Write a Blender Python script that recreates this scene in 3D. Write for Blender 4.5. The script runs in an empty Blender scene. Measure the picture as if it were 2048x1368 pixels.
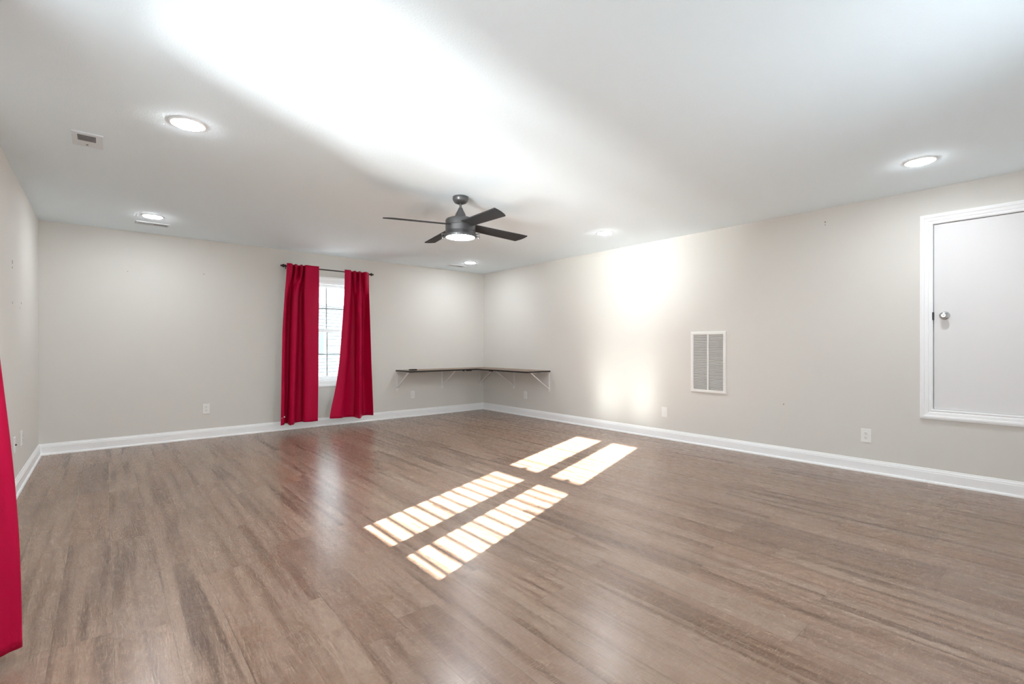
import bpy, bmesh, math, random
from mathutils import Vector, Matrix
random.seed(7)
PI = math.pi
S = bpy.context.scene
C = S.collection

# ------------------------------------------------------------------ camera
CAMZ = 1.13
FPX = 960.0
cam_d = bpy.data.cameras.new('camera')
cam = bpy.data.objects.new('camera', cam_d); C.objects.link(cam)
cam_d.sensor_width = 36.0
cam_d.lens = 36.0 * FPX / 2048
cam_d.shift_y = 9.0 / 2048
cam_d.clip_start = 0.02
cam.location = (0, 0, CAMZ)
cam.rotation_euler = (PI / 2, 0, -math.radians(40.33))
S.camera = cam

# ------------------------------------------------------------------ light
S.view_settings.view_transform = 'Standard'
S.view_settings.look = 'None'
S.view_settings.gamma = 1.0
S.view_settings.use_curve_mapping = False
S.view_settings.exposure = 0.17
try:
    S.cycles.use_denoising = True
    S.cycles.denoiser = 'OPENIMAGEDENOISE'
    S.cycles.denoising_prefilter = 'ACCURATE'
    S.cycles.max_bounces = 14
    S.cycles.diffuse_bounces = 10
    S.cycles.glossy_bounces = 6
    S.cycles.transparent_max_bounces = 16
    S.cycles.sample_clamp_indirect = 30.0
    S.cycles.caustics_reflective = True
    S.cycles.blur_glossy = 0.0
except Exception:
    pass

SUN_E = 108.0       # W/m2, low afternoon sun through the left window
BOUNCE_E = 20.5     # the same sun thrown back up by bright ground outside
SKY_E = 7.0
DOWN_E = 180.0      # LED downlights
FAN_E = 100.0

w = bpy.data.worlds.new('sky'); S.world = w; w.use_nodes = True
bg = w.node_tree.nodes['Background']
bg.inputs[0].default_value = (0.88, 0.94, 1.0, 1); bg.inputs[1].default_value = SKY_E

AZ = math.atan(0.356); TAN = 0.40
def sun(name, energy, up, angle, color):
    d = bpy.data.lights.new(name, 'SUN'); d.energy = energy; d.angle = math.radians(angle); d.color = color
    o = bpy.data.objects.new(name, d); C.objects.link(o)
    v = Vector((1, math.tan(AZ), up))          # direction the light travels
    o.rotation_euler = v.to_track_quat('-Z', 'Y').to_euler()
    o.location = (-6, 0, 4)
    return o
sun('sun', SUN_E, -TAN, 0.42, (1.0, 0.965, 0.92))
sun('sun_glint_from_ground', BOUNCE_E, 0.30, 24, (1.0, 0.99, 0.97))

# ------------------------------------------------------------------ materials
def lin(c):
    return tuple(((v / 255) / 12.92 if v / 255 <= 0.04045 else ((v / 255 + 0.055) / 1.055) ** 2.4) for v in c) + (1,)

def mat(name, rgb, rough=0.5, metal=0.0, spec=0.5, sheen=0.0, bump=None, emit=None, coat=0.0):
    m = bpy.data.materials.new(name); m.use_nodes = True
    nt = m.node_tree; b = nt.nodes['Principled BSDF']
    b.inputs['Base Color'].default_value = rgb if len(rgb) == 4 else (*rgb, 1)
    b.inputs['Roughness'].default_value = rough
    b.inputs['Metallic'].default_value = metal
    b.inputs['Specular IOR Level'].default_value = spec
    b.inputs['Sheen Weight'].default_value = sheen
    b.inputs['Coat Weight'].default_value = coat
    if emit:
        b.inputs['Emission Color'].default_value = (*emit[:3], 1)
        b.inputs['Emission Strength'].default_value = emit[3]
    if bump:
        scale, strength, dist = bump
        n = nt.nodes.new('ShaderNodeTexNoise'); n.inputs['Scale'].default_value = scale; n.inputs['Detail'].default_value = 4
        g = nt.nodes.new('ShaderNodeNewGeometry'); nt.links.new(g.outputs['Position'], n.inputs['Vector'])
        bp = nt.nodes.new('ShaderNodeBump'); bp.inputs['Strength'].default_value = strength; bp.inputs['Distance'].default_value = dist
        nt.links.new(n.outputs['Fac'], bp.inputs['Height']); nt.links.new(bp.outputs['Normal'], b.inputs['Normal'])
    return m

M_wall = mat('wall_paint', (0.715, 0.70, 0.665), 0.75, bump=(160, 0.12, 0.002))
M_ceil = mat('ceiling_paint', (0.83, 0.925, 0.985), 0.9, bump=(120, 0.35, 0.003))
M_trim = mat('white_trim_paint', (0.93, 0.945, 0.96), 0.35)
M_door = mat('white_door_paint', (0.80, 0.80, 0.81), 0.45)
M_plastic = mat('white_plastic', (0.85, 0.85, 0.83), 0.35)
M_slot = mat('dark_slot', (0.04, 0.04, 0.04), 0.6)
M_scuff = mat('scuff_grey', (0.30, 0.28, 0.26), 0.8)
M_fan = mat('brushed_gunmetal', (0.13, 0.13, 0.135), 0.42, metal=0.75)
M_blade = mat('charcoal_blade', (0.030, 0.031, 0.034), 0.6, spec=0.25)
M_black = mat('black_plastic', (0.012, 0.012, 0.012), 0.45)
M_rod = mat('dark_bronze', (0.05, 0.04, 0.038), 0.45, metal=0.6)
M_chrome = mat('satin_nickel', (0.55, 0.55, 0.55), 0.22, metal=1.0)
M_bracket = mat('white_bracket_metal', (0.82, 0.82, 0.82), 0.35)
M_vinyl = mat('white_vinyl', (0.82, 0.83, 0.84), 0.35)
M_slat = mat('white_blind_slat', (0.8, 0.8, 0.78), 0.4)
M_grey = mat('grey_grille', (0.16, 0.16, 0.165), 0.6)
M_register = mat('ceiling_register_white', (0.72, 0.765, 0.80), 0.5)
M_led = mat('led_lens', (0.9, 0.9, 0.9), 0.4, emit=(0.94, 0.985, 1.02, DOWN_E))
M_fanled = mat('fan_light_lens', (0.9, 0.9, 0.9), 0.4, emit=(0.94, 0.985, 1.02, FAN_E))
M_tag = mat('white_fabric_tag', (0.8, 0.8, 0.8), 0.8)
M_siding = mat('pale_siding', (0.46, 0.50, 0.53), 0.7)
M_picket = mat('picket_paint', (0.34, 0.38, 0.42), 0.7)
M_neutral_back = mat('neutral_curtain_back', (0.55, 0.53, 0.52), 0.9)  # neutral back colour added to keep red bounce off the casing
M_sidelap = mat('siding_shadow_gap', (0.30, 0.34, 0.37), 0.8)
M_shingle = mat('pale_shingles', (0.42, 0.45, 0.48), 0.9, bump=(20, .5, .02))
M_ground = mat('pale_concrete', (0.5, 0.5, 0.49), 0.9, bump=(8, .3, .01))

def glass(name, tint):
    m = bpy.data.materials.new(name); m.use_nodes = True
    nt = m.node_tree; nt.nodes.clear()
    o = nt.nodes.new('ShaderNodeOutputMaterial'); t = nt.nodes.new('ShaderNodeBsdfTransparent')
    g = nt.nodes.new('ShaderNodeBsdfGlossy'); g.inputs['Roughness'].default_value = 0.02
    t.inputs[0].default_value = (tint * 0.98, tint, tint, 1)
    mx = nt.nodes.new('ShaderNodeMixShader')
    mx.inputs[0].default_value = 0.05; nt.links.new(t.outputs[0], mx.inputs[1]); nt.links.new(g.outputs[0], mx.inputs[2])
    nt.links.new(mx.outputs[0], o.inputs[0]); return m
M_glass = glass('window_glass', 0.98)
M_glass_low = glass('tinted_window_glass', 0.78)      # two panes deep, about 0.6 of the daylight comes in

class NT:
    """small helper for math-heavy node graphs"""
    def __init__(s, m): s.t = m.node_tree
    def node(s, k, **kw):
        n = s.t.nodes.new(k)
        for a, b in kw.items(): setattr(n, a, b)
        return n
    def put(s, sock, v):
        if isinstance(v, bpy.types.NodeSocket): s.t.links.new(v, sock)
        elif v is not None: sock.default_value = v
    def m(s, op, a, b=None, c=None, clamp=False):
        n = s.node('ShaderNodeMath', operation=op); n.use_clamp = clamp
        s.put(n.inputs[0], a); s.put(n.inputs[1], b)
        if c is not None: s.put(n.inputs[2], c)
        return n.outputs[0]
    def vec(s, x, y, z):
        n = s.node('ShaderNodeCombineXYZ'); s.put(n.inputs[0], x); s.put(n.inputs[1], y); s.put(n.inputs[2], z); return n.outputs[0]
    def noise(s, v, scale, detail=3, rough=0.5, dist=0.0):
        n = s.node('ShaderNodeTexNoise'); s.put(n.inputs['Vector'], v)
        n.inputs['Scale'].default_value = scale; n.inputs['Detail'].default_value = detail
        n.inputs['Roughness'].default_value = rough; n.inputs['Distortion'].default_value = dist
        return n.outputs['Fac']
    def white(s, v):
        n = s.node('ShaderNodeTexWhiteNoise', noise_dimensions='3D'); s.put(n.inputs['Vector'], v); return n.outputs['Value']
    def ramp(s, f, stops, interp='LINEAR'):
        n = s.node('ShaderNodeValToRGB'); s.put(n.inputs[0], f); r = n.color_ramp; r.interpolation = interp
        while len(r.elements) < len(stops): r.elements.new(0.5)
        for e, (p, c) in zip(r.elements, stops):
            e.position = p; e.color = c if len(c) == 4 else (*c, 1)
        return n.outputs[0]
    def mix(s, f, a, b, mode='MIX'):
        n = s.node('ShaderNodeMix', data_type='RGBA', blend_type=mode)
        s.put(n.inputs[0], f); s.put(n.inputs[6], a); s.put(n.inputs[7], b); return n.outputs[2]
    def mapr(s, v, a, b, c, d):
        n = s.node('ShaderNodeMapRange'); s.put(n.inputs[0], v)
        for i, q in enumerate((a, b, c, d)): n.inputs[i + 1].default_value = q
        return n.outputs[0]

FLOOR_T = (0.73, 0.66, 0.60)     # overall depth of the stain
def floor_mat():
    m = bpy.data.materials.new('brown_oak_vinyl_planks'); m.use_nodes = True
    q = NT(m); b = m.node_tree.nodes['Principled BSDF']
    g = q.node('ShaderNodeNewGeometry'); sp = q.node('ShaderNodeSeparateXYZ'); q.put(sp.inputs[0], g.outputs['Position'])
    x, y = sp.outputs[0], sp.outputs[1]
    PW, PL = 0.18, 1.22
    xr = q.m('DIVIDE', q.m('SUBTRACT', x, 0.027), PW)
    row = q.m('FLOOR', xr); fx = q.m('FRACT', xr)
    off = q.white(q.vec(row, 3.7, 0.5))
    yr = q.m('ADD', q.m('DIVIDE', y, PL), off)
    col = q.m('FLOOR', yr); fy = q.m('FRACT', yr)
    r1 = q.white(q.vec(row, col, 1.5)); r2 = q.white(q.vec(row, col, 7.5)); r3 = q.white(q.vec(row, col, 13.5))
    # per plank coordinates
    px = q.m('MULTIPLY', fx, PW); py = q.m('MULTIPLY', fy, PL)
    o1 = q.m('MULTIPLY', r1, 60.0); o2 = q.m('MULTIPLY', r2, 60.0)
    # broad lengthwise tone bands
    band = q.noise(q.vec(q.m('ADD', q.m('MULTIPLY', px, 20.0), o1), q.m('MULTIPLY', py, 0.8), o2), 1.0, 3, 0.5, 0.35)
    blotch = q.noise(q.vec(q.m('ADD', q.m('MULTIPLY', px, 9.0), o2), q.m('ADD', q.m('MULTIPLY', py, 4.0), o1), 0.0), 1.0, 4, 0.6, 0.5)
    # fine lengthwise grain
    grain = q.noise(q.vec(q.m('ADD', q.m('MULTIPLY', px, 210.0), o2), q.m('ADD', q.m('MULTIPLY', py, 13.0), o1), 0.0), 1.0, 4, 0.65, 0.3)
    # cross-cut saw marks
    saw = q.noise(q.vec(q.m('ADD', q.m('MULTIPLY', px, 26.0), o1), q.m('ADD', q.m('MULTIPLY', py, 190.0), o2), 2.0), 1.0, 3, 0.6, 1.0)
    # cathedral rings
    cx = q.m('SUBTRACT', px, q.m('ADD', 0.04, q.m('MULTIPLY', r2, 0.10)))
    cy = q.m('SUBTRACT', py, q.m('MULTIPLY', r3, PL))
    warp = q.noise(q.vec(q.m('MULTIPLY', px, 14.0), q.m('ADD', q.m('MULTIPLY', py, 3.0), o1), 0.0), 1.0, 3, 0.5)
    rad = q.m('SQRT', q.m('ADD', q.m('POWER', q.m('ABSOLUTE', cx), 2.0), q.m('POWER', q.m('ABSOLUTE', q.m('MULTIPLY', cy, 0.10)), 2.0)))
    ring = q.m('SINE', q.m('ADD', q.m('MULTIPLY', rad, 820.0), q.m('MULTIPLY', warp, 34.0)))
    ringm = q.m('MULTIPLY', q.m('MULTIPLY', q.mapr(ring, 0.35, 1.0, 0.0, 1.0), q.mapr(rad, 0.03, 0.075, 1.0, 0.0)), q.m('GREATER_THAN', r2, 0.45))
    # colours
    light = q.ramp(r1, [(0.0, lin((168, 144, 130))), (0.35, lin((174, 154, 140))), (0.6, lin((166, 138, 120))), (0.8, lin((162, 140, 128))), (1.0, lin((178, 158, 142)))])
    dark = q.ramp(r2, [(0.0, lin((98, 68, 50))), (0.5, lin((112, 84, 64))), (1.0, lin((90, 66, 54)))])
    bm = q.mapr(band, 0.46, 0.66, 0.0, 1.0)
    c = q.mix(q.m('MULTIPLY', bm, 0.85), light, dark)
    c = q.mix(q.m('MULTIPLY', q.mapr(blotch, 0.48, 0.72, 0.0, 1.0), 0.55), c, lin((138, 106, 80)))
    c = q.mix(q.m('MULTIPLY', q.mapr(r3, 0.72, 1.0, 0.0, 1.0), 0.35), c, lin((108, 88, 78)))
    c = q.mix(q.m('MULTIPLY', q.mapr(grain, 0.52, 0.78, 0.0, 1.0), 0.62), c, lin((80, 60, 50)))
    c = q.mix(q.m('MULTIPLY', q.mapr(grain, 0.48, 0.28, 0.0, 1.0), 0.60), c, lin((208, 192, 178)))
    c = q.mix(q.m('MULTIPLY', q.mapr(saw, 0.54, 0.75, 0.0, 1.0), 0.62), c, lin((212, 196, 180)))
    c = q.mix(q.m('MULTIPLY', ringm, 0.33), c, lin((92, 74, 66)))
    # joints
    ex = q.m('MULTIPLY', q.m('MINIMUM', fx, q.m('SUBTRACT', 1.0, fx)), PW)
    ey = q.m('MULTIPLY', q.m('MINIMUM', fy, q.m('SUBTRACT', 1.0, fy)), PL)
    e = q.m('MINIMUM', ex, ey)
    seam = q.mapr(e, 0.0004, 0.0016, 1.0, 0.0)
    c = q.mix(q.m('MULTIPLY', seam, 0.55), c, lin((58, 46, 40)))
    c = q.mix(1.0, c, (FLOOR_T[0], FLOOR_T[1], FLOOR_T[2], 1), 'MULTIPLY')
    q.put(b.inputs['Base Color'], c)
    rg = q.m('ADD', 0.235, q.m('MULTIPLY', grain, 0.08))
    q.put(b.inputs['Roughness'], rg)
    b.inputs['Specular IOR Level'].default_value = 0.5
    h = q.m('SUBTRACT', q.m('ADD', q.m('MULTIPLY', grain, 0.35), q.m('MULTIPLY', saw, 0.35)), q.m('MULTIPLY', seam, 1.2))
    bp = q.node('ShaderNodeBump'); bp.inputs['Strength'].default_value = 0.07; bp.inputs['Distance'].default_value = 0.0012
    q.put(bp.inputs['Height'], h); q.put(b.inputs['Normal'], bp.outputs[0])
    return m
M_floor = floor_mat()

def shelf_mat():
    m = bpy.data.materials.new('brown_wood_shelf'); m.use_nodes = True
    q = NT(m); b = m.node_tree.nodes['Principled BSDF']
    g = q.node('ShaderNodeNewGeometry'); sp = q.node('ShaderNodeSeparateXYZ'); q.put(sp.inputs[0], g.outputs['Position'])
    n = q.noise(q.vec(q.m('MULTIPLY', sp.outputs[0], 3.0), q.m('MULTIPLY', sp.outputs[1], 40.0), sp.outputs[2]), 1.0, 4)
    q.put(b.inputs['Base Color'], q.ramp(n, [(0.3, lin((112, 92, 78))), (0.7, lin((150, 130, 112)))]))
    b.inputs['Roughness'].default_value = 0.5
    return m
M_shelf = shelf_mat()

def fabric_mat():
    m = bpy.data.materials.new('crimson_satin_fabric'); m.use_nodes = True
    q = NT(m); b = m.node_tree.nodes['Principled BSDF']
    g = q.node('ShaderNodeNewGeometry'); sp = q.node('ShaderNodeSeparateXYZ'); q.put(sp.inputs[0], g.outputs['Position'])
    n = q.noise(q.vec(q.m('MULTIPLY', sp.outputs[0], 900.0), q.m('MULTIPLY', sp.outputs[1], 900.0), q.m('MULTIPLY', sp.outputs[2], 300.0)), 1.0, 2)
    q.put(b.inputs['Base Color'], q.ramp(n, [(0.2, (0.40, 0.0006, 0.036)), (0.8, (0.52, 0.001, 0.050))]))
    b.inputs['Roughness'].default_value = 0.48
    b.inputs['Specular IOR Level'].default_value = 0.15; b.inputs['Sheen Weight'].default_value = 0.04; b.inputs['Sheen Roughness'].default_value = 0.4
    b.inputs['Sheen Tint'].default_value = (1, 0.3, 0.4, 1)
    n2 = q.noise(q.vec(sp.outputs[0], sp.outputs[1], q.m('MULTIPLY', sp.outputs[2], 0.6)), 14.0, 3)
    bp = q.node('ShaderNodeBump'); bp.inputs['Strength'].default_value = 0.25; bp.inputs['Distance'].default_value = 0.01
    q.put(bp.inputs['Height'], n2); q.put(b.inputs['Normal'], bp.outputs[0])
    return m
M_fabric = fabric_mat()

# ------------------------------------------------------------------ mesh helpers
def obj(name, bm, m, parent=None, smooth=False):
    me = bpy.data.meshes.new(name)
    bmesh.ops.recalc_face_normals(bm, faces=bm.faces[:])
    bm.to_mesh(me); bm.free()
    if smooth:
        for p in me.polygons: p.use_smooth = True
    for k in (m if isinstance(m, (list, tuple)) else [m]): me.materials.append(k)
    o = bpy.data.objects.new(name, me); C.objects.link(o)
    if parent: o.parent = parent
    return o

def autosmooth(o, deg=35):
    me = o.data
    bm = bmesh.new(); bm.from_mesh(me)
    for e in bm.edges:
        if len(e.link_faces) == 2 and e.calc_face_angle(0) > math.radians(deg): e.smooth = False
    for f in bm.faces: f.smooth = True
    bm.to_mesh(me); bm.free()
    return o

def box(bm, x0, x1, y0, y1, z0, z1, bevel=0.0, seg=2):
    r = bmesh.ops.create_cube(bm, size=1.0)
    vs = r['verts']
    for v in vs:
        v.co = Vector(((x0 + x1) / 2 + v.co.x * (x1 - x0), (y0 + y1) / 2 + v.co.y * (y1 - y0), (z0 + z1) / 2 + v.co.z * (z1 - z0)))
    if bevel:
        es = list({e for v in vs for e in v.link_edges})
        bmesh.ops.bevel(bm, geom=es, offset=bevel, segments=seg, profile=0.5, affect='EDGES')
    return bm

def B(*a, **k):
    return box(bmesh.new(), *a, **k)

def bar(bm, p, q, wx, wy, up=(0, 0, 1)):
    """rectangular bar from p to q"""
    p, q = Vector(p), Vector(q); d = (q - p); L = d.length; d.normalize()
    up = Vector(up); s = d.cross(up)
    if s.length < 1e-4: s = d.cross(Vector((1, 0, 0)))
    s.normalize(); u = s.cross(d)
    vs = []
    for t in (p, q):
        for a, b2 in ((-1, -1), (1, -1), (1, 1), (-1, 1)):
            vs.append(bm.verts.new(t + s * a * wx / 2 + u * b2 * wy / 2))
    for f in ((0, 1, 2, 3), (4, 5, 6, 7), (0, 1, 5, 4), (1, 2, 6, 5), (2, 3, 7, 6), (3, 0, 4, 7)):
        bm.faces.new([vs[i] for i in f])
    return bm

def lathe(bm, prof, n=48, axis='Z', at=(0, 0, 0)):
    """prof: list of (radius, height). axis Z, X or Y."""
    rings = []
    at = Vector(at)
    def P(r, h, a):
        c, s = math.cos(a) * r, math.sin(a) * r
        return at + {'Z': Vector((c, s, h)), 'X': Vector((h, c, s)), 'Y': Vector((c, h, s))}[axis]
    for r, h in prof:
        if r < 1e-5: rings.append([bm.verts.new(P(0, h, 0))])
        else: rings.append([bm.verts.new(P(r, h, 2 * PI * i / n)) for i in range(n)])
    for A, D in zip(rings, rings[1:]):
        for i in range(n):
            j = (i + 1) % n
            if len(A) == 1 and len(D) == 1: continue
            if len(A) == 1: bm.faces.new((A[0], D[i], D[j]))
            elif len(D) == 1: bm.faces.new((A[i], A[j], D[0]))
            else: bm.faces.new((A[i], A[j], D[j], D[i]))
    return bm

def frame_sweep(bm, u0, u1, v0, v1, prof, place):
    """picture-frame moulding swept round the rectangle with mitred corners.
    prof: closed list of (outward offset, depth); place(u, v, d) -> point"""
    loops = []
    for su, sv in ((-1, -1), (1, -1), (1, 1), (-1, 1)):
        loops.append([bm.verts.new(place((u0 if su < 0 else u1) + su * o, (v0 if sv < 0 else v1) + sv * o, d)) for o, d in prof])
    n = len(prof)
    for k in range(4):
        A, D = loops[k], loops[(k + 1) % 4]
        for i in range(n):
            j = (i + 1) % n
            bm.faces.new((A[i], A[j], D[j], D[i]))
    return bm

def wall_with_hole(bm, u0, u1, v0, v1, holes, place_box):
    """holes: (a,b,c,d) rectangles; place_box(u0,u1,v0,v1)"""
    us = sorted({u0, u1, *[h[0] for h in holes], *[h[1] for h in holes]})
    for a, b2 in zip(us, us[1:]):
        mid = (a + b2) / 2
        hs = sorted([(h[2], h[3]) for h in holes if h[0] < mid < h[1]])
        v = v0
        for c, d in hs:
            place_box(a, b2, v, c); v = d
        place_box(a, b2, v, v1)

def thing(name, label, cat, loc=(0, 0, 0), group=None):
    o = bpy.data.objects.new(name, None); C.objects.link(o); o.location = loc
    o.empty_display_size = 0.1
    o['label'] = label; o['category'] = cat
    if group: o['group'] = group
    return o

def tag(o, label, cat, group=None):
    o['label'] = label; o['category'] = cat
    if group: o['group'] = group
    return o

def struct(o, label=None, cat=None):
    o['kind'] = 'structure'
    if label: o['label'] = label
    if cat: o['category'] = cat
    return o

def part_at(o, root):
    """meshes are written in world coordinates; rebase them on the thing's own origin"""
    o.data.transform(Matrix.Translation(-Vector(root.location)))
    return o

def copy_tree(o, parent=None):
    c = o.copy(); C.objects.link(c); c.parent = parent
    for ch in [k for k in o.children]: copy_tree(ch, c)
    return c

# ------------------------------------------------------------------ room
XL, XR, YF, YB, H = -0.52, 5.22, -0.25, 6.95, 2.44
T = 0.14
struct(obj('floor', B(XL - T, XR + T, YF - T, YB + T, -0.2, 0.0), M_floor), 'brown wood plank floor', 'floor')
struct(obj('ceiling', B(XL - T, XR + T, YF - T, YB + T, H, H + 0.2), M_ceil), 'smooth white ceiling', 'ceiling')

W1 = (2.0, 2.92, 0.64, 2.04)       # back window opening  x0 x1 z0 z1
W2 = (1.27, 2.30, 0.66, 2.13)      # left window opening  y0 y1 z0 z1
W3 = (2.0, 2.92, 0.64, 2.13)       # added front window opening for daylight, behind the camera
D1 = (0.058, 0.778, 0.607, 2.145)  # access door opening in right wall  y0 y1 z0 z1

bm = bmesh.new(); wall_with_hole(bm, XL - T, XR + T, 0, H, [W1], lambda a, b, c, d: box(bm, a, b, YB, YB + T, c, d))
wall_back = struct(obj('wall_back', bm, M_wall), 'greige painted back wall with the curtained window', 'wall')
bm = bmesh.new(); wall_with_hole(bm, XL - T, XR + T, 0, H, [W3], lambda a, b, c, d: box(bm, a, b, YF - T, YF, c, d))
wall_front = struct(obj('wall_front', bm, M_wall), 'greige painted front wall', 'wall')
bm = bmesh.new(); wall_with_hole(bm, YF, YB, 0, H, [W2], lambda a, b, c, d: box(bm, XL - T, XL, a, b, c, d))
wall_left = struct(obj('wall_left', bm, M_wall), 'greige painted left wall', 'wall')
bm = bmesh.new(); wall_with_hole(bm, YF, YB, 0, H, [D1], lambda a, b, c, d: box(bm, XR, XR + T, a, b, c, d))
wall_right = struct(obj('wall_right', bm, M_wall), 'greige painted right wall with the white access door', 'wall')

# baseboards with a moulded top and a shoe moulding
BP = [(0, 0), (0.026, 0), (0.026, 0.008), (0.022, 0.016), (0.015, 0.020), (0.015, 0.086), (0.012, 0.090), (0.012, 0.097), (0.009, 0.104), (0.006, 0.108), (0.005, 0.116), (0, 0.119)]
def baseboard(name, p, q, nrm):
    bm = bmesh.new(); rows = []
    p, q, nrm = Vector(p), Vector(q), Vector(nrm)
    d = (q - p).normalized()
    for e, s in ((p, 1), (q, -1)):
        rows.append([bm.verts.new(e + nrm * a + d * s * a + Vector((0, 0, b2))) for a, b2 in BP])   # mitred ends
    n = len(BP)
    for i in range(n):
        j = (i + 1) % n; bm.faces.new((rows[0][i], rows[0][j], rows[1][j], rows[1][i]))
    bm.faces.new(rows[0]); bm.faces.new(rows[1])
    o = obj(name, bm, M_trim); struct(o); return o
baseboard('baseboard_back', (XL, YB, 0), (XR, YB, 0), (0, -1, 0))
baseboard('baseboard_right', (XR, YB, 0), (XR, YF, 0), (-1, 0, 0))
baseboard('baseboard_left', (XL, YF, 0), (XL, YB, 0), (1, 0, 0))
baseboard('baseboard_front', (XR, YF, 0), (XL, YF, 0), (0, 1, 0))

# ------------------------------------------------------------------ windows
CAS = [(0.0, 0.0), (0.0, 0.010), (0.008, 0.013), (0.02, 0.011), (0.05, 0.015), (0.06, 0.021), (0.078, 0.022), (0.085, 0.018), (0.088, 0.0)]
def window(name, hole, P, cols, vmid, rail, muntins=True, gm=None):
    """P(u, v, d): point on the wall plane at (u, v), d towards the outside. cols: glass (u0,u1) per bay. vmid: rail (v0,v1)."""
    u0, u1, v0, v1 = hole
    def bx(bm, a, b, c, d, e, f, bevel=0.0):
        p, q = P(a, c, e), P(b, d, f)
        lo = [min(s, t) for s, t in zip(p, q)]; hi = [max(s, t) for s, t in zip(p, q)]
        box(bm, lo[0], hi[0], lo[1], hi[1], lo[2], hi[2], bevel)
    root = bpy.data.objects.new(name, None); C.objects.link(root); struct(root)
    bm = frame_sweep(bmesh.new(), u0, u1, v0, v1, CAS, lambda u, v, d: Vector(P(u, v, -d)))
    obj('window_casing', bm, M_trim, root)
    bm = bmesh.new()   # box frame lining the hole
    bx(bm, u0, u1, v0, v0 + 0.016, 0.0, T); bx(bm, u0, u1, v1 - 0.016, v1, 0.0, T)
    bx(bm, u0, u0 + 0.014, v0 + 0.016, v1 - 0.016, 0.0, T); bx(bm, u1 - 0.014, u1, v0 + 0.016, v1 - 0.016, 0.0, T)
    for a, b in zip(cols, cols[1:]):
        m = (a[1] + b[0]) / 2; bx(bm, m - 0.03, m + 0.03, v0 + 0.016, v1 - 0.016, 0.01, T)
    obj('window_frame', bm, M_vinyl, root)
    for k, (a, b) in enumerate(cols):
        lo_u = u0 + 0.014 if k == 0 else (cols[k - 1][1] + a) / 2 + 0.03
        hi_u = u1 - 0.014 if k == len(cols) - 1 else (b + cols[k + 1][0]) / 2 - 0.03
        for tb, (g0, g1, s0, s1, dd) in enumerate(((vmid[0] - (vmid[0] - rail[0]), vmid[0], v0 + 0.016, vmid[1], 0.075), (vmid[1], rail[1], vmid[0], v1 - 0.016, 0.105))):
            bm = bmesh.new()
            bx(bm, lo_u, a, s0, s1, dd, dd + 0.028, .002); bx(bm, b, hi_u, s0, s1, dd, dd + 0.028, .002)
            bx(bm, a, b, s0, g0, dd, dd + 0.028, .002); bx(bm, a, b, g1, s1, dd, dd + 0.028, .002)
            sa = obj('lower_sash' if tb == 0 else 'upper_sash', bm, M_vinyl, root)
            bm = bmesh.new(); bx(bm, a, b, g0, g1, dd + 0.012, dd + 0.016); obj('pane', bm, gm or M_glass, sa)
            if muntins:
                bm = bmesh.new(); mu = (a + b) / 2; mv = (g0 + g1) / 2
                bx(bm, mu - 0.009, mu + 0.009, g0, g1, dd + 0.017, dd + 0.027)
                bx(bm, a, b, mv - 0.009, mv + 0.009, dd + 0.0175, dd + 0.0265)
                obj('muntin', bm, M_vinyl, sa)
            if tb == 0:
                bm = bmesh.new(); mu = (a + b) / 2
                bx(bm, mu - 0.03, mu + 0.03, vmid[1], vmid[1] + 0.012, dd + 0.002, dd + 0.022, .003)
                bx(bm, mu - 0.008, mu + 0.022, vmid[1] + 0.012, vmid[1] + 0.020, dd - 0.006, dd + 0.012, .003)
                obj('sash_lock', bm, M_vinyl, sa)
    return root
window('window_1', W1, lambda u, v, d: (u, YB + d, v), [(2.055, 2.865)], (1.335, 1.375), (0.70, 1.985), gm=M_glass_low)
window('window_2', W2, lambda u, v, d: (XL - d, u, v), [(1.335, 1.68), (1.845, 2.235)], (1.348, 1.424), (0.736, 2.068), muntins=False)

window('added_window_3', W3, lambda u, v, d: (u, YF - d, v), [(2.055, 2.865)], (1.348, 1.388), (0.70, 2.07))  # unseen window, added to let daylight in from the front
# unseen wall added outside to keep direct sun out of the front window
struct(obj('sun_block_wall', B(1.2, 1.5, YF - T - 1.5, YF - T, -0.5, 3.2), M_siding), 'unseen outside wall added to block sun at the front window', 'wall')

# white slatted blind drawn over the lower sashes of the left window
bl = thing('window_blind', 'white slatted blind drawn over the lower half of the left window', 'blind', (XL - 0.035, 1.785, 0.70))
for k in range(12):
    zc = 0.742 + k * 0.0515
    bm = bmesh.new(); t = math.radians(6 + random.uniform(-1.5, 1.5))
    pts = []
    for s in range(7):
        f = (s / 6 - 0.5) * 0.048
        crown = 0.0022 * (1 - (2 * s / 6 - 1) ** 2)
        pts.append((XL - 0.035 + f * math.cos(t) + crown * math.sin(t), zc - f * math.sin(t) + crown * math.cos(t)))
    A = []
    for yy in (1.29, 2.28):
        A.append([bm.verts.new((px, yy, pz)) for px, pz in pts] + [bm.verts.new((px, yy, pz - 0.0025)) for px, pz in reversed(pts)])
    n = len(A[0])
    for i in range(n):
        j = (i + 1) % n; bm.faces.new((A[0][i], A[0][j], A[1][j], A[1][i]))
    bm.faces.new(A[0]); bm.faces.new(A[1])
    part_at(obj('slat', bm, M_slat, bl), bl)
part_at(obj('bottom_rail', B(XL - 0.058, XL - 0.012, 1.29, 2.28, 0.679, 0.700, bevel=0.002), M_slat, bl), bl)
part_at(obj('head_rail', B(XL - 0.058, XL - 0.012, 1.29, 2.28, 1.362, 1.392, bevel=0.002), M_slat, bl), bl)

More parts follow.
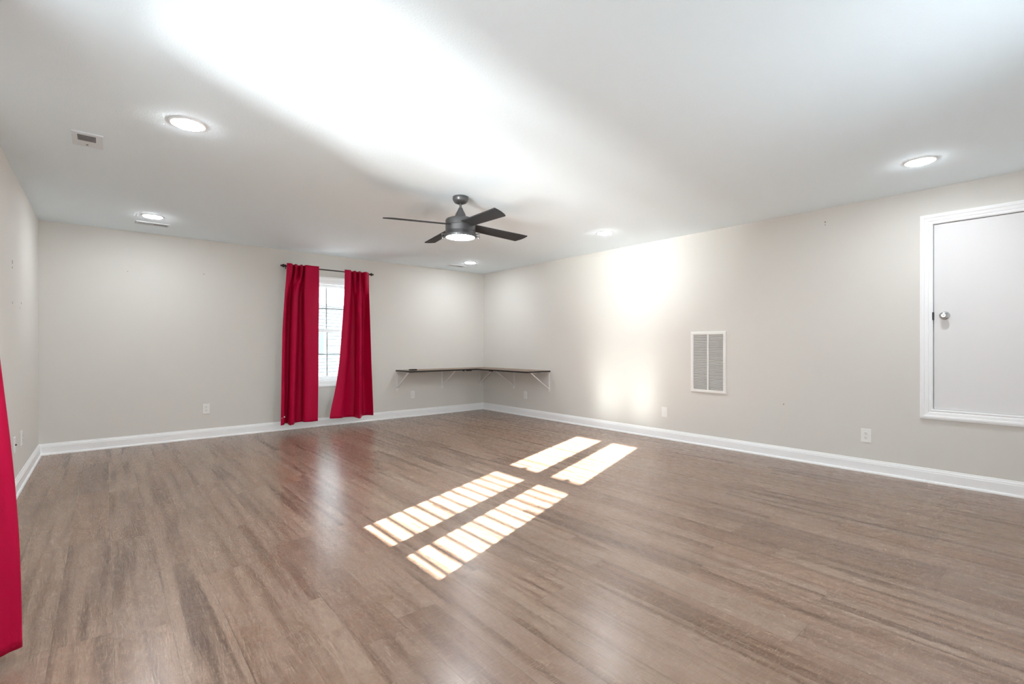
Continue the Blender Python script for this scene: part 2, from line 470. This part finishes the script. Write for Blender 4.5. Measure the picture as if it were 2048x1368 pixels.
# ------------------------------------------------------------------ access door
y0, y1, z0, z1 = D1
door = bpy.data.objects.new('door_1', None); C.objects.link(door); struct(door, 'white flat attic access door with moulded casing', 'door')
PD = [(-0.004, 0.0), (-0.004, 0.012), (0.004, 0.014), (0.010, 0.010), (0.018, 0.010), (0.022, 0.016), (0.044, 0.018), (0.049, 0.023), (0.062, 0.024), (0.066, 0.020), (0.074, 0.020), (0.078, 0.0)]
obj('door_casing', frame_sweep(bmesh.new(), y0, y1, z0, z1, PD, lambda u, v, d: Vector((XR - d, u, v))), M_trim, door)
bm = bmesh.new()
box(bm, XR, XR + T, y0, y0 + 0.006, z0, z1); box(bm, XR, XR + T, y1 - 0.006, y1, z0, z1)
box(bm, XR, XR + T, y0, y1, z0, z0 + 0.006); box(bm, XR, XR + T, y0, y1, z1 - 0.006, z1)
box(bm, XR + 0.042, XR + 0.055, y0 + 0.006, y0 + 0.02, z0, z1); box(bm, XR + 0.042, XR + 0.055, y1 - 0.02, y1 - 0.006, z0, z1)
obj('door_jamb', bm, M_trim, door)
obj('attic_backing', B(XR + 0.13, XR + T, y0 + 0.006, y1 - 0.006, z0 + 0.006, z1 - 0.006), M_slot, door)
slab = obj('door_panel', B(XR + 0.004, XR + 0.039, y0 + 0.010, y1 - 0.0115, z0 + 0.008, z1 - 0.012, bevel=0.0015), M_door, door)
KY, KZ = 0.700, 1.381
bm = bmesh.new()
X0 = XR + 0.004
lathe(bm, [(0, 0.0), (0.033, 0.0), (0.034, -0.003), (0.031, -0.008), (0.02, -0.011), (0.013, -0.014), (0.011, -0.028), (0.014, -0.034), (0.022, -0.038), (0.027, -0.046), (0.0275, -0.055), (0.024, -0.063), (0.016, -0.0665), (0.0145, -0.0645), (0.009, -0.0645), (0.008, -0.067), (0.0, -0.067)], 40, 'X', (X0, KY, KZ))
kn = obj('door_knob', bm, M_chrome, slab, smooth=True); autosmooth(kn, 40)
kn['label'] = 'satin nickel round knob'
obj('keyhole', lathe(bmesh.new(), [(0, -0.0671), (0.003, -0.0671), (0.003, -0.0685), (0, -0.0685)], 14, 'X', (X0, KY, KZ)), M_slot, kn)
obj('latch_plate', B(XR - 0.0145, XR + 0.02, y1 - 0.013, y1 - 0.002, KZ - 0.032, KZ + 0.032, bevel=0.002), M_slot, door)

# ------------------------------------------------------------------ wall scuffs (holes left by screws)
def scuffs(wall, pts, axis):
    bm = bmesh.new()
    for a, z, sx, sz in pts:
        if axis == 'L': box(bm, XL - 0.001, XL + 0.0012, a - sx, a + sx, z - sz, z + sz, .0005)
        if axis == 'R': box(bm, XR - 0.0012, XR + 0.001, a - sx, a + sx, z - sz, z + sz, .0005)
        if axis == 'B': box(bm, a - sx, a + sx, YB - 0.0012, YB + 0.001, z - sz, z + sz, .0005)
    o = obj('wall_scuff', bm, M_scuff, wall); return o
scuffs(wall_left, [(5.10, 1.755, 0.010, 0.014), (5.10, 1.715, 0.008, 0.008), (5.11, 1.455, 0.008, 0.008), (5.60, 1.485, 0.012, 0.006), (5.50, 1.44, .006, .004)], 'L')
scuffs(wall_right, [(1.551, 2.312, 0.005, 0.007), (1.551, 2.285, 0.004, 0.004), (1.917, 0.548, 0.005, 0.006)], 'R')
scuffs(wall_back, [(0.93, 2.02, 0.006, 0.004), (0.20, 1.98, .005, .003)], 'B')

# ------------------------------------------------------------------ outlets and wall plates
def on_wall(side):
    """local (u right along wall as seen from the room, v up, d into room) -> world rotation"""
    return {'B': 0.0, 'R': -PI / 2, 'L': PI / 2}[side]
def plate(side, a, z, kind, label):
    loc = {'B': (a, YB, z), 'R': (XR, a, z), 'L': (XL, a, z)}[side]
    nm = {'duplex': 'electrical_outlet', 'decor': 'rocker_switch_plate', 'coax': 'cable_plate', 'rect': 'electrical_outlet'}[kind]
    t = thing(nm, label, 'outlet' if kind in ('duplex', 'rect') else 'wall plate', loc, None)
    t.rotation_euler = (0, 0, on_wall(side))
    # local frame: x along the wall, -y into the room
    obj('cover_plate', B(-0.038, 0.038, -0.0065, 0.0, -0.061, 0.061, bevel=0.003), M_plastic, t)
    if kind == 'duplex':
        for s in (1, -1):
            bm = bmesh.new()
            lathe(bm, [(0, -0.0062), (0.0165, -0.0062), (0.0168, -0.0085), (0.0155, -0.0092), (0, -0.0092)], 24, 'Y', (0, 0, s * 0.0195))
            r = obj('receptacle', bm, M_plastic, t)
            bm = bmesh.new()
            box(bm, -0.0075, -0.0052, -0.0098, -0.0088, s * 0.0195 + 0.000, s * 0.0195 + 0.010)
            box(bm, 0.0052, 0.0075, -0.0098, -0.0088, s * 0.0195 + 0.001, s * 0.0195 + 0.009)
            lathe(bm, [(0, -0.0088), (0.0028, -0.0088), (0.0028, -0.0098), (0, -0.0098)], 10, 'Y', (0, 0, s * 0.0195 - 0.007))
            obj('slots', bm, M_slot, r)
        obj('screw', lathe(bmesh.new(), [(0, -0.006), (0.003, -0.006), (0.003, -0.0078), (0, -0.0078)], 12, 'Y'), M_plastic, t)
    elif kind == 'rect':
        r = obj('receptacle', B(-0.0165, 0.0165, -0.009, -0.006, -0.033, 0.033, bevel=0.001), M_plastic, t)
        for s in (1, -1):
            bm = bmesh.new()
            box(bm, -0.0075, -0.0055, -0.0096, -0.0086, s * 0.017, s * 0.017 + 0.007); box(bm, 0.0055, 0.0075, -0.0096, -0.0086, s * 0.017, s * 0.017 + 0.007)
            box(bm, -0.002, 0.002, -0.0096, -0.0086, s * 0.017 - 0.008, s * 0.017 - 0.004)
            obj('slots', bm, M_slot, r)
    elif kind == 'decor':
        obj('rocker', B(-0.0165, 0.0165, -0.0105, -0.006, -0.033, 0.033, bevel=0.0015), M_plastic, t)
    else:
        obj('cable_jack', lathe(bmesh.new(), [(0, -0.006), (0.0055, -0.006), (0.0055, -0.016), (0.0025, -0.016), (0, -0.014)], 14, 'Y'), M_slot, t)
    return t
plate('B', 0.956, 0.363, 'duplex', 'white two-socket outlet on the back wall left of the red curtains')
plate('B', 3.791, 0.354, 'rect', 'small white outlet on the back wall under the left end of the corner shelf')
plate('R', 5.808, 0.341, 'rect', 'small white outlet on the right wall under the corner shelf')
plate('R', 3.266, 0.329, 'decor', 'flat white wall plate low between the sunlit patch and the tall air grille')
plate('R', 1.229, 0.330, 'duplex', 'white two-socket outlet low on the right wall left of the access door')
plate('L', 5.577, 0.383, 'duplex', 'white outlet on the left wall, the one nearer the back corner')
plate('L', 5.18, 0.388, 'coax', 'white cable plate with a dark jack on the left wall beside the outlet')

# ------------------------------------------------------------------ return air grille
y0, y1, z0, z1 = 2.499, 2.918, 0.603, 1.300
rg = thing('return_air_grille', 'tall white louvred air grille on the right wall', 'air vent', (XR, (y0 + y1) / 2, z0))
GP = [(0.0, 0.0), (0.0, 0.012), (0.004, 0.015), (0.026, 0.015), (0.032, 0.010), (0.034, 0.0)]
fr = obj('grille_frame', frame_sweep(bmesh.new(), y0 + 0.034, y1 - 0.034, z0 + 0.034, z1 - 0.034, GP, lambda u, v, d: Vector((XR - d, u, v))), M_plastic, rg); part_at(fr, rg)
part_at(obj('centre_bar', B(XR - 0.014, XR - 0.002, (y0 + y1) / 2 - 0.008, (y0 + y1) / 2 + 0.008, z0 + 0.034, z1 - 0.034, bevel=.001), M_plastic, rg), rg)
bm = bmesh.new(); n = 44
for k in range(n):
    zc = z0 + 0.041 + k * (z1 - z0 - 0.082) / (n - 1)
    bar(bm, (XR - 0.007, y0 + 0.034, zc), (XR - 0.007, y1 - 0.034, zc), 0.0125, 0.0012, up=(0.62, 0, 1))
part_at(obj('louvres', bm, M_plastic, rg), rg)
part_at(obj('filter', B(XR - 0.0012, XR + 0.001, y0 + 0.03, y1 - 0.03, z0 + 0.03, z1 - 0.03), mat('pale_filter', (0.42, 0.42, 0.43), 0.9), rg), rg)
for yy in (y0 + 0.07, y1 - 0.07):
    bm = lathe(bmesh.new(), [(0, -0.015), (0.005, -0.015), (0.005, -0.018), (0, -0.018)], 10, 'X', (XR, yy, z1 - 0.017))
    part_at(obj('latch_screw', bm, M_plastic, rg), rg)

# ------------------------------------------------------------------ ceiling registers
def register(x0, x1, y0, y1, label, group=None):
    t = thing('ceiling_register', label, 'air vent', ((x0 + x1) / 2, (y0 + y1) / 2, H), group)
    RP = [(0, 0), (0, 0.008), (0.004, 0.010), (0.016, 0.007), (0.020, 0.0)]
    part_at(obj('register_frame', frame_sweep(bmesh.new(), x0 + .02, x1 - .02, y0 + .02, y1 - .02, RP, lambda u, v, d: Vector((u, v, H - d))), M_register, t), t)
    part_at(obj('duct_opening', B(x0 + .02, x1 - .02, y0 + .02, y1 - .02, H - 0.0015, H + 0.001), M_slot, t), t)
    bm = bmesh.new(); n = 26
    for k in range(n):
        xc = x0 + 0.026 + k * (x1 - x0 - 0.052) / (n - 1)
        lean = 0.7 if k < n / 2 else -0.7
        bar(bm, (xc, y0 + 0.02, H - 0.007), (xc, y1 - 0.02, H - 0.007), 0.009, 0.0012, up=(lean, 0, 1))
    box(bm, (x0 + x1) / 2 - .004, (x0 + x1) / 2 + .004, y0 + .02, y1 - .02, H - .010, H - .001)
    part_at(obj('louvres', bm, M_register, t), t)
    return t
register(0.244, 0.544, 6.315, 6.455, 'white slotted ceiling register above the back wall at the left, by the far left downlight')
register(4.18, 4.48, 6.43, 6.57, 'white slotted ceiling register near the back right corner, by the far right downlight')

# square white exhaust cover with a small grey grille
ex = thing('exhaust_vent', 'white rectangular ceiling vent cover with a small grey grille, beside the left wall', 'air vent', (-0.08, 4.055, H))
part_at(obj('vent_cover', B(-0.155, -0.005, 3.925, 4.185, H - 0.008, H + 0.001, bevel=0.003), M_register, ex), ex)
bm = bmesh.new(); box(bm, -0.128, -0.041, 3.962, 4.060, H - 0.0105, H - 0.0075)
g = part_at(obj('grille', bm, M_grey, ex), ex); g['label'] = 'grey mesh grille'
bm = bmesh.new()
for k in range(7): box(bm, -0.126, -0.043, 3.968 + k * 0.0135, 3.971 + k * 0.0135, H - 0.0125, H - 0.0100)
part_at(obj('grille_bars', bm, mat('mid_grey', (0.30, 0.30, 0.31), 0.6), ex), ex)
bm = bmesh.new(); lathe(bm, [(0, H - .0075), (0.006, H - .0075), (0.006, H - .011), (0, H - .011)], 12, 'Z', (-0.085, 4.135, 0))
part_at(obj('button', bm, M_grey, ex), ex)

# ------------------------------------------------------------------ recessed downlights
def downlight(x, y, label, proto=None):
    if proto is None:
        t = thing('recessed_light', label, 'ceiling light', (x, y, H), 'recessed ceiling lights')
        tr = obj('trim_ring', lathe(bmesh.new(), [(0.076, -0.004), (0.080, -0.006), (0.090, -0.0055), (0.094, -0.003), (0.095, 0.0005), (0.076, 0.0005), (0.076, -0.004)], 48), M_trim, t, True)
        ln = obj('lens', lathe(bmesh.new(), [(0.0, 0.0), (0.076, 0.0), (0.076, -0.0065), (0.072, -0.0105), (0.055, -0.0135), (0.03, -0.015), (0.0, -0.0155)], 48), M_led, t, True)
        return t
    t = copy_tree(proto); t.location = (x, y, H); t['label'] = label
    return t
p0 = downlight(0.375, 3.39, 'glowing round recessed light on the left of the ceiling, nearest the camera there')
downlight(0.37, 6.02, 'glowing round recessed light by the back wall at the far left', p0)
downlight(4.35, 6.13, 'glowing round recessed light in the far back right corner', p0)
downlight(4.40, 3.53, 'glowing round recessed light right of the ceiling fan', p0)
downlight(4.40, 0.72, 'glowing round recessed light nearest the white access door', p0)
downlight(0.375, 0.72, 'glowing round recessed light above the camera, near the front wall', p0)

# ------------------------------------------------------------------ ceiling fan
FX, FY = 2.377, 3.497
fan = thing('ceiling_fan', 'dark grey four-bladed ceiling fan with a round light', 'ceiling fan', (FX, FY, H))
def L(prof, m, name, parent=fan, sm=35):
    o = obj(name, lathe(bmesh.new(), [(r, z - H) for r, z in prof], 56), m, parent); autosmooth(o, sm); return o
L([(0, 2.44), (0.066, 2.44), (0.068, 2.436), (0.068, 2.418), (0.064, 2.404), (0.052, 2.388), (0.036, 2.380), (0.022, 2.378), (0.020, 2.384), (0, 2.384)], M_fan, 'canopy')
L([(0, 2.386), (0.0105, 2.386), (0.0105, 2.33), (0, 2.33)], M_fan, 'downrod')
L([(0, 2.345), (0.014, 2.345), (0.020, 2.335), (0.024, 2.325), (0.045, 2.285), (0.048, 2.270), (0.044, 2.262), (0.052, 2.258), (0.070, 2.256), (0.1, 2.250), (0.124, 2.240), (0.131, 2.228),
   (0.131, 2.187), (0.128, 2.185), (0.128, 2.182), (0.131, 2.180), (0.131, 2.137), (0.1285, 2.135), (0.1285, 2.132), (0.131, 2.130), (0.133, 2.118), (0.139, 2.106), (0.140, 2.092), (0.137, 2.085), (0.126, 2.083), (0.124, 2.092), (0, 2.092)], M_fan, 'motor_housing')
lens = L([(0, 2.0915), (0.122, 2.0915), (0.121, 2.086), (0.11, 2.082), (0.08, 2.0785), (0.04, 2.077), (0, 2.0765)], M_fanled, 'light_lens')
# clamp knobs around the light ring
for ang in (-0.70, -0.70 - PI + 0.05, -2.35):
    bm = bmesh.new(); d = Vector((math.cos(ang), math.sin(ang), 0)); s = Vector((-d.y, d.x, 0))
    small = ang == -2.35
    if small:
        bar(bm, d * 0.132 + Vector((0, 0, 2.086 - H)), d * 0.137 + Vector((0, 0, 2.071 - H)), 0.007, 0.007)
        obj('clamp_screw', bm, M_fan, fan); continue
    for dz in (0.010, -0.012):
        bar(bm, d * 0.136 + Vector((0, 0, 2.104 - H + dz)), d * 0.162 + Vector((0, 0, 2.104 - H + dz)), 0.008, 0.008)
    me = bmesh.new()
    lathe(bm, [(0, -0.030), (0.006, -0.030), (0.0065, -0.020), (0.0045, -0.012), (0.003, -0.004), (0.0045, 0.004), (0.0065, 0.014), (0.006, 0.024), (0, 0.024)], 14, 'Z', tuple(d * 0.160 + Vector((0, 0, 2.103 - H))))
    me.free()
    obj('clamp_knob', bm, M_fan, fan)
# blades
def blade(ang):
    bm = bmesh.new()
    # outline in local coords: r along x, w across (positive = counter-clockwise side)
    top = []
    N = 14
    def half_w(r):   # slight widening outwards
        t = (r - 0.10) / 0.56
        return 0.056 + 0.012 * t
    lead = [(0.10 + (0.672 - 0.10) * i / N) for i in range(N + 1)]
    outl = [(r, -half_w(r)) for r in lead]
    # slanted, gently rounded tip
    for i in range(1, 8):
        t = i / 8
        r = 0.672 + (0.622 - 0.672) * t + 0.012 * math.sin(PI * t)
        outl.append((r, -half_w(.67) + 2 * half_w(.67) * t))
    outl += [(r, half_w(r)) for r in reversed([(0.10 + (0.622 - 0.10) * i / N) for i in range(N + 1)])]
    pit = math.radians(12)
    def P(r, wv, dz):
        z = -wv * math.sin(pit) + dz; wv2 = wv * math.cos(pit)
        ca, sa = math.cos(ang), math.sin(ang)
        return Vector((r * ca - wv2 * sa, r * sa + wv2 * ca, z + 2.187 - H - 0.03 * max(0, (r - 0.1)) / 0.56))
    up = [bm.verts.new(P(r, wv, 0.0045)) for r, wv in outl]; dn = [bm.verts.new(P(r, wv, -0.0045)) for r, wv in outl]
    n = len(outl)
    for i in range(n):
        j = (i + 1) % n; bm.faces.new((up[i], up[j], dn[j], dn[i]))
    bm.faces.new(up); bm.faces.new(list(reversed(dn)))
    bmesh.ops.bevel(bm, geom=[e for e in bm.edges if abs(e.calc_face_angle(0)) > 1.0], offset=0.0012, segments=1, affect='EDGES')
    return obj('blade', bm, M_blade, fan)
for k in range(4): blade(math.radians(-6.5 + 90 * k))

# ------------------------------------------------------------------ corner shelf
sh = thing('corner_shelf', 'L-shaped brown wooden corner shelf on white metal brackets', 'shelf', (XR, YB, 0.76))
ST, SB = 0.760, 0.738
bm = bmesh.new()
box(bm, 3.50, XR - 0.001, 6.50, YB - 0.001, SB, ST, bevel=0.002)
o = part_at(obj('shelf_board', bm, M_shelf, sh), sh); o['label'] = 'board along the back wall'
bm = bmesh.new(); box(bm, 4.745, XR - 0.001, 5.24, 6.499, SB, ST, bevel=0.002)
o = part_at(obj('shelf_board', bm, M_shelf, sh), sh); o['label'] = 'board along the right wall'
bm = bmesh.new()
box(bm, 3.496, 3.500, 6.496, YB - .001, SB, ST - .001); box(bm, 3.496, 4.745, 6.496, 6.500, SB, ST - .001)
box(bm, 4.741, 4.745, 5.236, 6.50, SB, ST - .001); box(bm, 4.741, XR - .001, 5.236, 5.240, SB, ST - .001)
part_at(obj('edge_band', bm, M_black, sh), sh)
def bracket(side, a):
    bm = bmesh.new()
    def P(d, z): return Vector((a, YB - d, z)) if side == 'B' else Vector((XR - d, a, z))
    s = (1, 0, 0) if side == 'B' else (0, 1, 0)
    bar(bm, P(0.004, 0.43), P(0.004, SB), 0.026, 0.007, up=(0, 1, 0) if side == 'B' else (1, 0, 0))
    bar(bm, P(0.0, SB - 0.004), P(0.40, SB - 0.004), 0.026, 0.006)
    bar(bm, P(0.008, 0.475), P(0.385, SB - 0.008), 0.020, 0.010)
    for z in (0.445, 0.57, 0.70):
        lathe(bm, [(0, 0.0), (0.006, 0.0), (0.005, -0.004), (0, -0.005)] if side == 'B' else [(0, 0.0), (0.006, 0.0), (0.005, -0.004), (0, -0.005)], 10, 'Y' if side == 'B' else 'X', tuple(P(0.0075, z)))
    return part_at(obj('bracket', bm, M_bracket, sh), sh)
for a in (3.515, 4.35, 5.14): bracket('B', a)
for a in (6.096, 5.262): bracket('R', a)
for (x, y, dx, dy) in ((4.60, 6.52, .05, .012), (4.50, 6.53, .012, .02), (5.0, 6.51, .03, .012), (4.80, 6.18, .012, .04), (5.00, 5.27, .03, .012)):
    bm = bmesh.new(); box(bm, x - dx, x + dx, y - dy, y + dy, SB - 0.014, SB - 0.001, bevel=.003)
    part_at(obj('cable_clip', bm, M_black, sh), sh)
pk = tag(obj('power_adapter', B(-0.055, 0.055, -0.035, 0.035, 0, 0.022, bevel=0.006), M_black), 'small flat black box lying on the left end of the corner shelf', 'adapter')
pk.location = (3.62, 6.62, ST)

# ------------------------------------------------------------------ curtains
def bxp(px, y=6.85):
    """where the sight line of column px meets the curtain plane"""
    k = (px - 1024) / 960
    a, b = k * .763 + .647, -k * .647 + .762
    return a * y / b
def cr(p0, p1, p2, p3, t):
    return 0.5 * ((2 * p1) + (-p0 + p2) * t + (2 * p0 - 5 * p1 + 4 * p2 - p3) * t * t + (-p0 + 3 * p1 - 3 * p2 + p3) * t ** 3)
def curtain(name, levels, label, zhem, nz=70, sub=9, thick=0.003, flip=False):
    """levels: [(z, [(x,y),...])] from top to bottom, equal counts"""
    bm = bmesh.new(); rows = []
    zs = [l[0] for l in levels]; n = len(levels[0][1])
    for k in range(nz + 1):
        z = zs[0] + (zs[-1] - zs[0]) * k / nz
        i = max(j for j in range(len(zs) - 1) if z <= zs[j] + 1e-9)
        t = (zs[i] - z) / (zs[i] - zs[i + 1])
        L_ = lambda j: levels[min(max(j, 0), len(levels) - 1)][1]
        pts = []
        for c in range(n):
            pts.append(tuple((1 - t) * L_(i)[c][d] + t * L_(i + 1)[c][d] if len(levels) < 3 else cr(L_(i - 1)[c][d], L_(i)[c][d], L_(i + 1)[c][d], L_(i + 2)[c][d], t) for d in (0, 1)))
        row = []
        tot = (n - 1) * sub
        for s in range(tot + 1):
            c = min(s // sub, n - 2); u = (s - c * sub) / sub
            g = lambda j: pts[min(max(j, 0), n - 1)]
            x = cr(g(c - 1)[0], g(c)[0], g(c + 1)[0], g(c + 2)[0], u); y = cr(g(c - 1)[1], g(c)[1], g(c + 1)[1], g(c + 2)[1], u)
            fz = (zs[0] - z) / (zs[0] - zs[-1])
            zz = z + (zhem(s / tot) * fz ** 3)
            row.append(bm.verts.new((x, y, zz)))
        rows.append(row)
    for A, D in zip(rows, rows[1:]):
        for i in range(len(A) - 1): bm.faces.new((A[i], A[i + 1], D[i + 1], D[i]))
    base = Vector((levels[-1][1][n // 2][0], levels[-1][1][n // 2][1], zs[-1]))
    root = thing(name, label, 'curtain', base)
    o = obj('fabric_panel', bm, [M_fabric, M_neutral_back] if flip else [M_neutral_back, M_fabric], root, True); part_at(o, root)
    md = o.modifiers.new('thickness', 'SOLIDIFY'); md.thickness = thick; md.offset = 0; md.material_offset = 1; md.material_offset_rim = 0 if flip else 1
    # stitched hem band and header seam
    return root, rows
F, K, Mi = 6.752, 6.842, 6.82
def lev(z, pxs, deps): return (z, [(bxp(p, d), d) for p, d in zip(pxs, deps)])
KK = 6.846
LZ = [
 lev(2.232, [574, 584, 587, 592, 597, 599, 604, 608, 612, 626, 638.5], [F, F - .01, K, F, K, K, F, K, F, F + .01, F]),
 lev(2.14, [573.5, 583.5, 587, 592, 597, 599, 604, 608, 612, 626, 638.5], [F, F - .01, K, F, K, K, F, K, F, F + .01, F]),
 lev(1.85, [570, 575, 578, 583, 588, 596, 598, 605, 610, 625, 638.5], [F + .01, F, K, K, F, F - .02, K, K, F, F - .02, F]),
 lev(1.35, [565.5, 570.5, 573.5, 580, 584, 593, 597, 605, 610, 623, 637.5], [F, F - .01, KK, KK, F, F - .03, KK, KK, F - .01, F - .04, F]),
 lev(0.70, [563.5, 569, 572, 578, 581.5, 590, 594, 604.5, 610, 623, 637], [F, F - .01, KK, KK, F, F - .03, KK, KK, F - .02, F - .05, F - .01]),
 lev(0.105, [562, 568, 571, 575.5, 579, 587, 591, 604, 609, 622, 636], [F - .01, F - .02, KK, KK, F, F - .04, KK, KK, F - .02, F - .06, F - .02])]
c1, _ = curtain('curtain', LZ, 'crimson curtain panel left of the back window gap, hanging straight', lambda u: -0.010 * (u < .45) + 0.01 * math.sin(u * 9))
RZ = [
 lev(2.225, [689.5, 701, 704, 710, 715, 720, 724, 732, 738], [F, F - .01, K, F, K, F, K, F, K]),
 lev(2.13, [689.5, 701, 704.5, 710, 715, 720, 724, 732, 738], [F, F - .01, K, F, K, F, K, F, K]),
 lev(1.80, [688, 699, 703, 710, 715, 721, 725, 731, 739], [F - .01, F - .02, KK, K, F, F - .03, KK, K, F]),
 lev(1.38, [684, 696, 700, 710, 715, 722, 725, 730, 741], [F - .02, F - .03, KK, KK - .01, F, F - .05, KK, KK, F - .01]),
 lev(0.88, [678.5, 692, 697, 709, 714, 721.5, 725, 730, 743], [F - .03, F - .03, K, KK - .01, F, F - .07, KK, KK, F - .02]),
 lev(0.53, [671, 687, 693, 708, 714, 721, 725, 731, 745], [F - .04, F - .03, Mi, KK - .01, F, F - .08, KK, KK, F - .03]),
 lev(0.115, [659.5, 682, 690, 706, 713, 720.5, 725, 733, 747], [F - .07, F - .05, Mi, KK - .01, F, F - .10, KK, KK, F - .03])]
c2, _ = curtain('curtain', RZ, 'crimson curtain panel right of the back window gap, swept outward at the hem', lambda u: 0.025 * math.sin(u * PI) * -1 + 0.02 * (1 - u))
c1['group'] = c2['group'] = 'red curtains'
# care label on the left panel
lab = obj('care_label', B(-0.022, 0.022, -0.0015, 0.0015, -0.008, 0.008, bevel=.0005), M_tag, c1); lab['label'] = 'small white sewn label'
lab.location = Vector((bxp(567, 6.74), 6.733, 0.20)) - Vector(c1.location); lab.rotation_euler = (0, -0.5, 0.1)

def rod(p, q, brk, label, wall_d):
    t = thing('curtain_rod', label, 'curtain rod', p)
    p, q = Vector(p), Vector(q); ax = 'X' if abs(q.x - p.x) > abs(q.y - p.y) else 'Y'
    Lr = (q - p).length
    obj('rod', lathe(bmesh.new(), [(0, 0), (0.0085, 0), (0.0085, Lr), (0, Lr)], 16, ax), M_rod, t, True)
    fin = [(0, 0.0), (0.012, 0.0), (0.014, 0.006), (0.008, 0.012), (0.010, 0.016), (0.020, 0.024), (0.023, 0.034), (0.019, 0.045), (0.010, 0.050), (0.010, 0.054), (0.013, 0.060), (0.010, 0.068), (0, 0.072)]
    obj('finial', lathe(bmesh.new(), [(r, Lr + h) for r, h in fin], 20, ax), M_rod, t, True)
    obj('finial', lathe(bmesh.new(), [(r, -h) for r, h in fin], 20, ax), M_rod, t, True)
    for s in brk:
        bm = bmesh.new(); d = (q - p).normalized() * s
        bar(bm, d + Vector(wall_d), d, 0.010, 0.010); bar(bm, d + Vector(wall_d) * 0.97 + Vector((0, 0, -.03)), d + Vector(wall_d) * 0.97 + Vector((0, 0, .03)), 0.02, 0.006)
        obj('rod_bracket', bm, M_rod, t)
    return t
xa, xb = bxp(572.5, 6.880), bxp(738.5, 6.880)
rod((xa, 6.880, 2.213), (xb, 6.880, 2.213), (0.012, xb - xa - 0.012), 'dark bronze curtain rod with ball finials over the back window', (0, YB - 6.880, 0))

# near curtain at the left window, only its far edge enters the picture
NP_top = [(-.438, 2.33), (-.392, 2.345), (-.438, 2.37), (-.392, 2.39), (-.438, 2.41), (-.390, 2.43), (-.438, 2.455), (-.385, 2.475), (-.436, 2.50)]
def blend(a, b, t): return [((1 - t) * p[0] + t * q[0], (1 - t) * p[1] + t * q[1]) for p, q in zip(a, b)]
NP_mid = [(-.46, 2.33), (-.40, 2.345), (-.44, 2.37), (-.37, 2.385), (-.41, 2.41), (-.335, 2.42), (-.318, 2.445), (-.290, 2.475), (-.40, 2.50)]
NP_low = [(-.47, 2.33), (-.42, 2.35), (-.42, 2.39), (-.36, 2.39), (-.34, 2.405), (-.305, 2.415), (-.270, 2.44), (-.246, 2.47), (-.38, 2.51)]
NP_bot = [(-.47, 2.33), (-.43, 2.36), (-.41, 2.40), (-.36, 2.395), (-.325, 2.40), (-.29, 2.415), (-.258, 2.44), (-.231, 2.465), (-.36, 2.52)]
NP_neck = blend(NP_top, NP_mid, 0.45)
c3, _ = curtain('curtain', [(2.235, NP_top), (1.75, NP_neck), (1.13, NP_mid), (0.55, NP_low), (0.05, NP_bot)], 'crimson curtain edge in the near left foreground, cut by the picture edge', lambda u: 0.0, flip=True)
c3['group'] = 'red curtains'
rod((-.455, 1.02, 2.213), (-.455, 2.52, 2.213), (0.012, 1.488), 'dark bronze curtain rod over the left window', (XL + .455, 0, 0))

# ------------------------------------------------------------------ outdoors seen through the back window
struct(obj('ground', B(-12, 40, YB + T + 0.02, 60, -0.6, -0.5), M_ground), 'pale ground outside', 'ground')
# the neighbour's wall turns away from the sun, so it stands in shade
hs = thing('neighbour_house', 'pale sided house seen through the back window', 'house', (9.2, 22, -0.5))
hs.rotation_euler = (0, 0, math.radians(30))
obj('house_wall', B(-9, 9, 0, 8, 0, 3.5), M_sidelap, hs)
bm = bmesh.new()
for k in range(25): box(bm, -9.03, 9.03, -0.05, 0.0, k * 0.14, k * 0.14 + 0.108)
obj('siding', bm, M_siding, hs)
bm = bmesh.new()
v = [bm.verts.new(p) for p in ((-9.5, -0.5, 3.4), (9.5, -0.5, 3.4), (9.5, 8.5, 3.4), (-9.5, 8.5, 3.4), (-9.5, 4, 5.2), (9.5, 4, 5.2))]
for f in ((0, 1, 5, 4), (2, 3, 4, 5), (0, 4, 3), (1, 2, 5), (0, 3, 2, 1)): bm.faces.new([v[i] for i in f])
obj('roof', bm, M_shingle, hs)
wn = obj('house_window', B(-3.3, -2.45, -0.10, -0.045, 1.2, 2.35), M_siding, hs)
obj('house_pane', B(-3.22, -2.53, -0.12, -0.095, 1.28, 2.27), mat('blue_grey_glass', (0.20, 0.235, 0.26), 0.6, spec=0.1), wn)
fc = thing('picket_fence', 'low picket fence outside the back window', 'fence', (6, 14, -0.5))
bm = bmesh.new()
for k in range(60):
    x = 2 + k * 0.14; box(bm, x, x + 0.08, 14.0, 14.02, -0.5, 0.32)
part_at(obj('pickets', bm, M_picket, fc), fc)
bm = bmesh.new(); box(bm, 1.9, 10.5, 14.02, 14.06, 0.05, 0.13); box(bm, 1.9, 10.5, 14.02, 14.06, -0.35, -0.27)
part_at(obj('fence_rail', bm, M_picket, fc), fc)
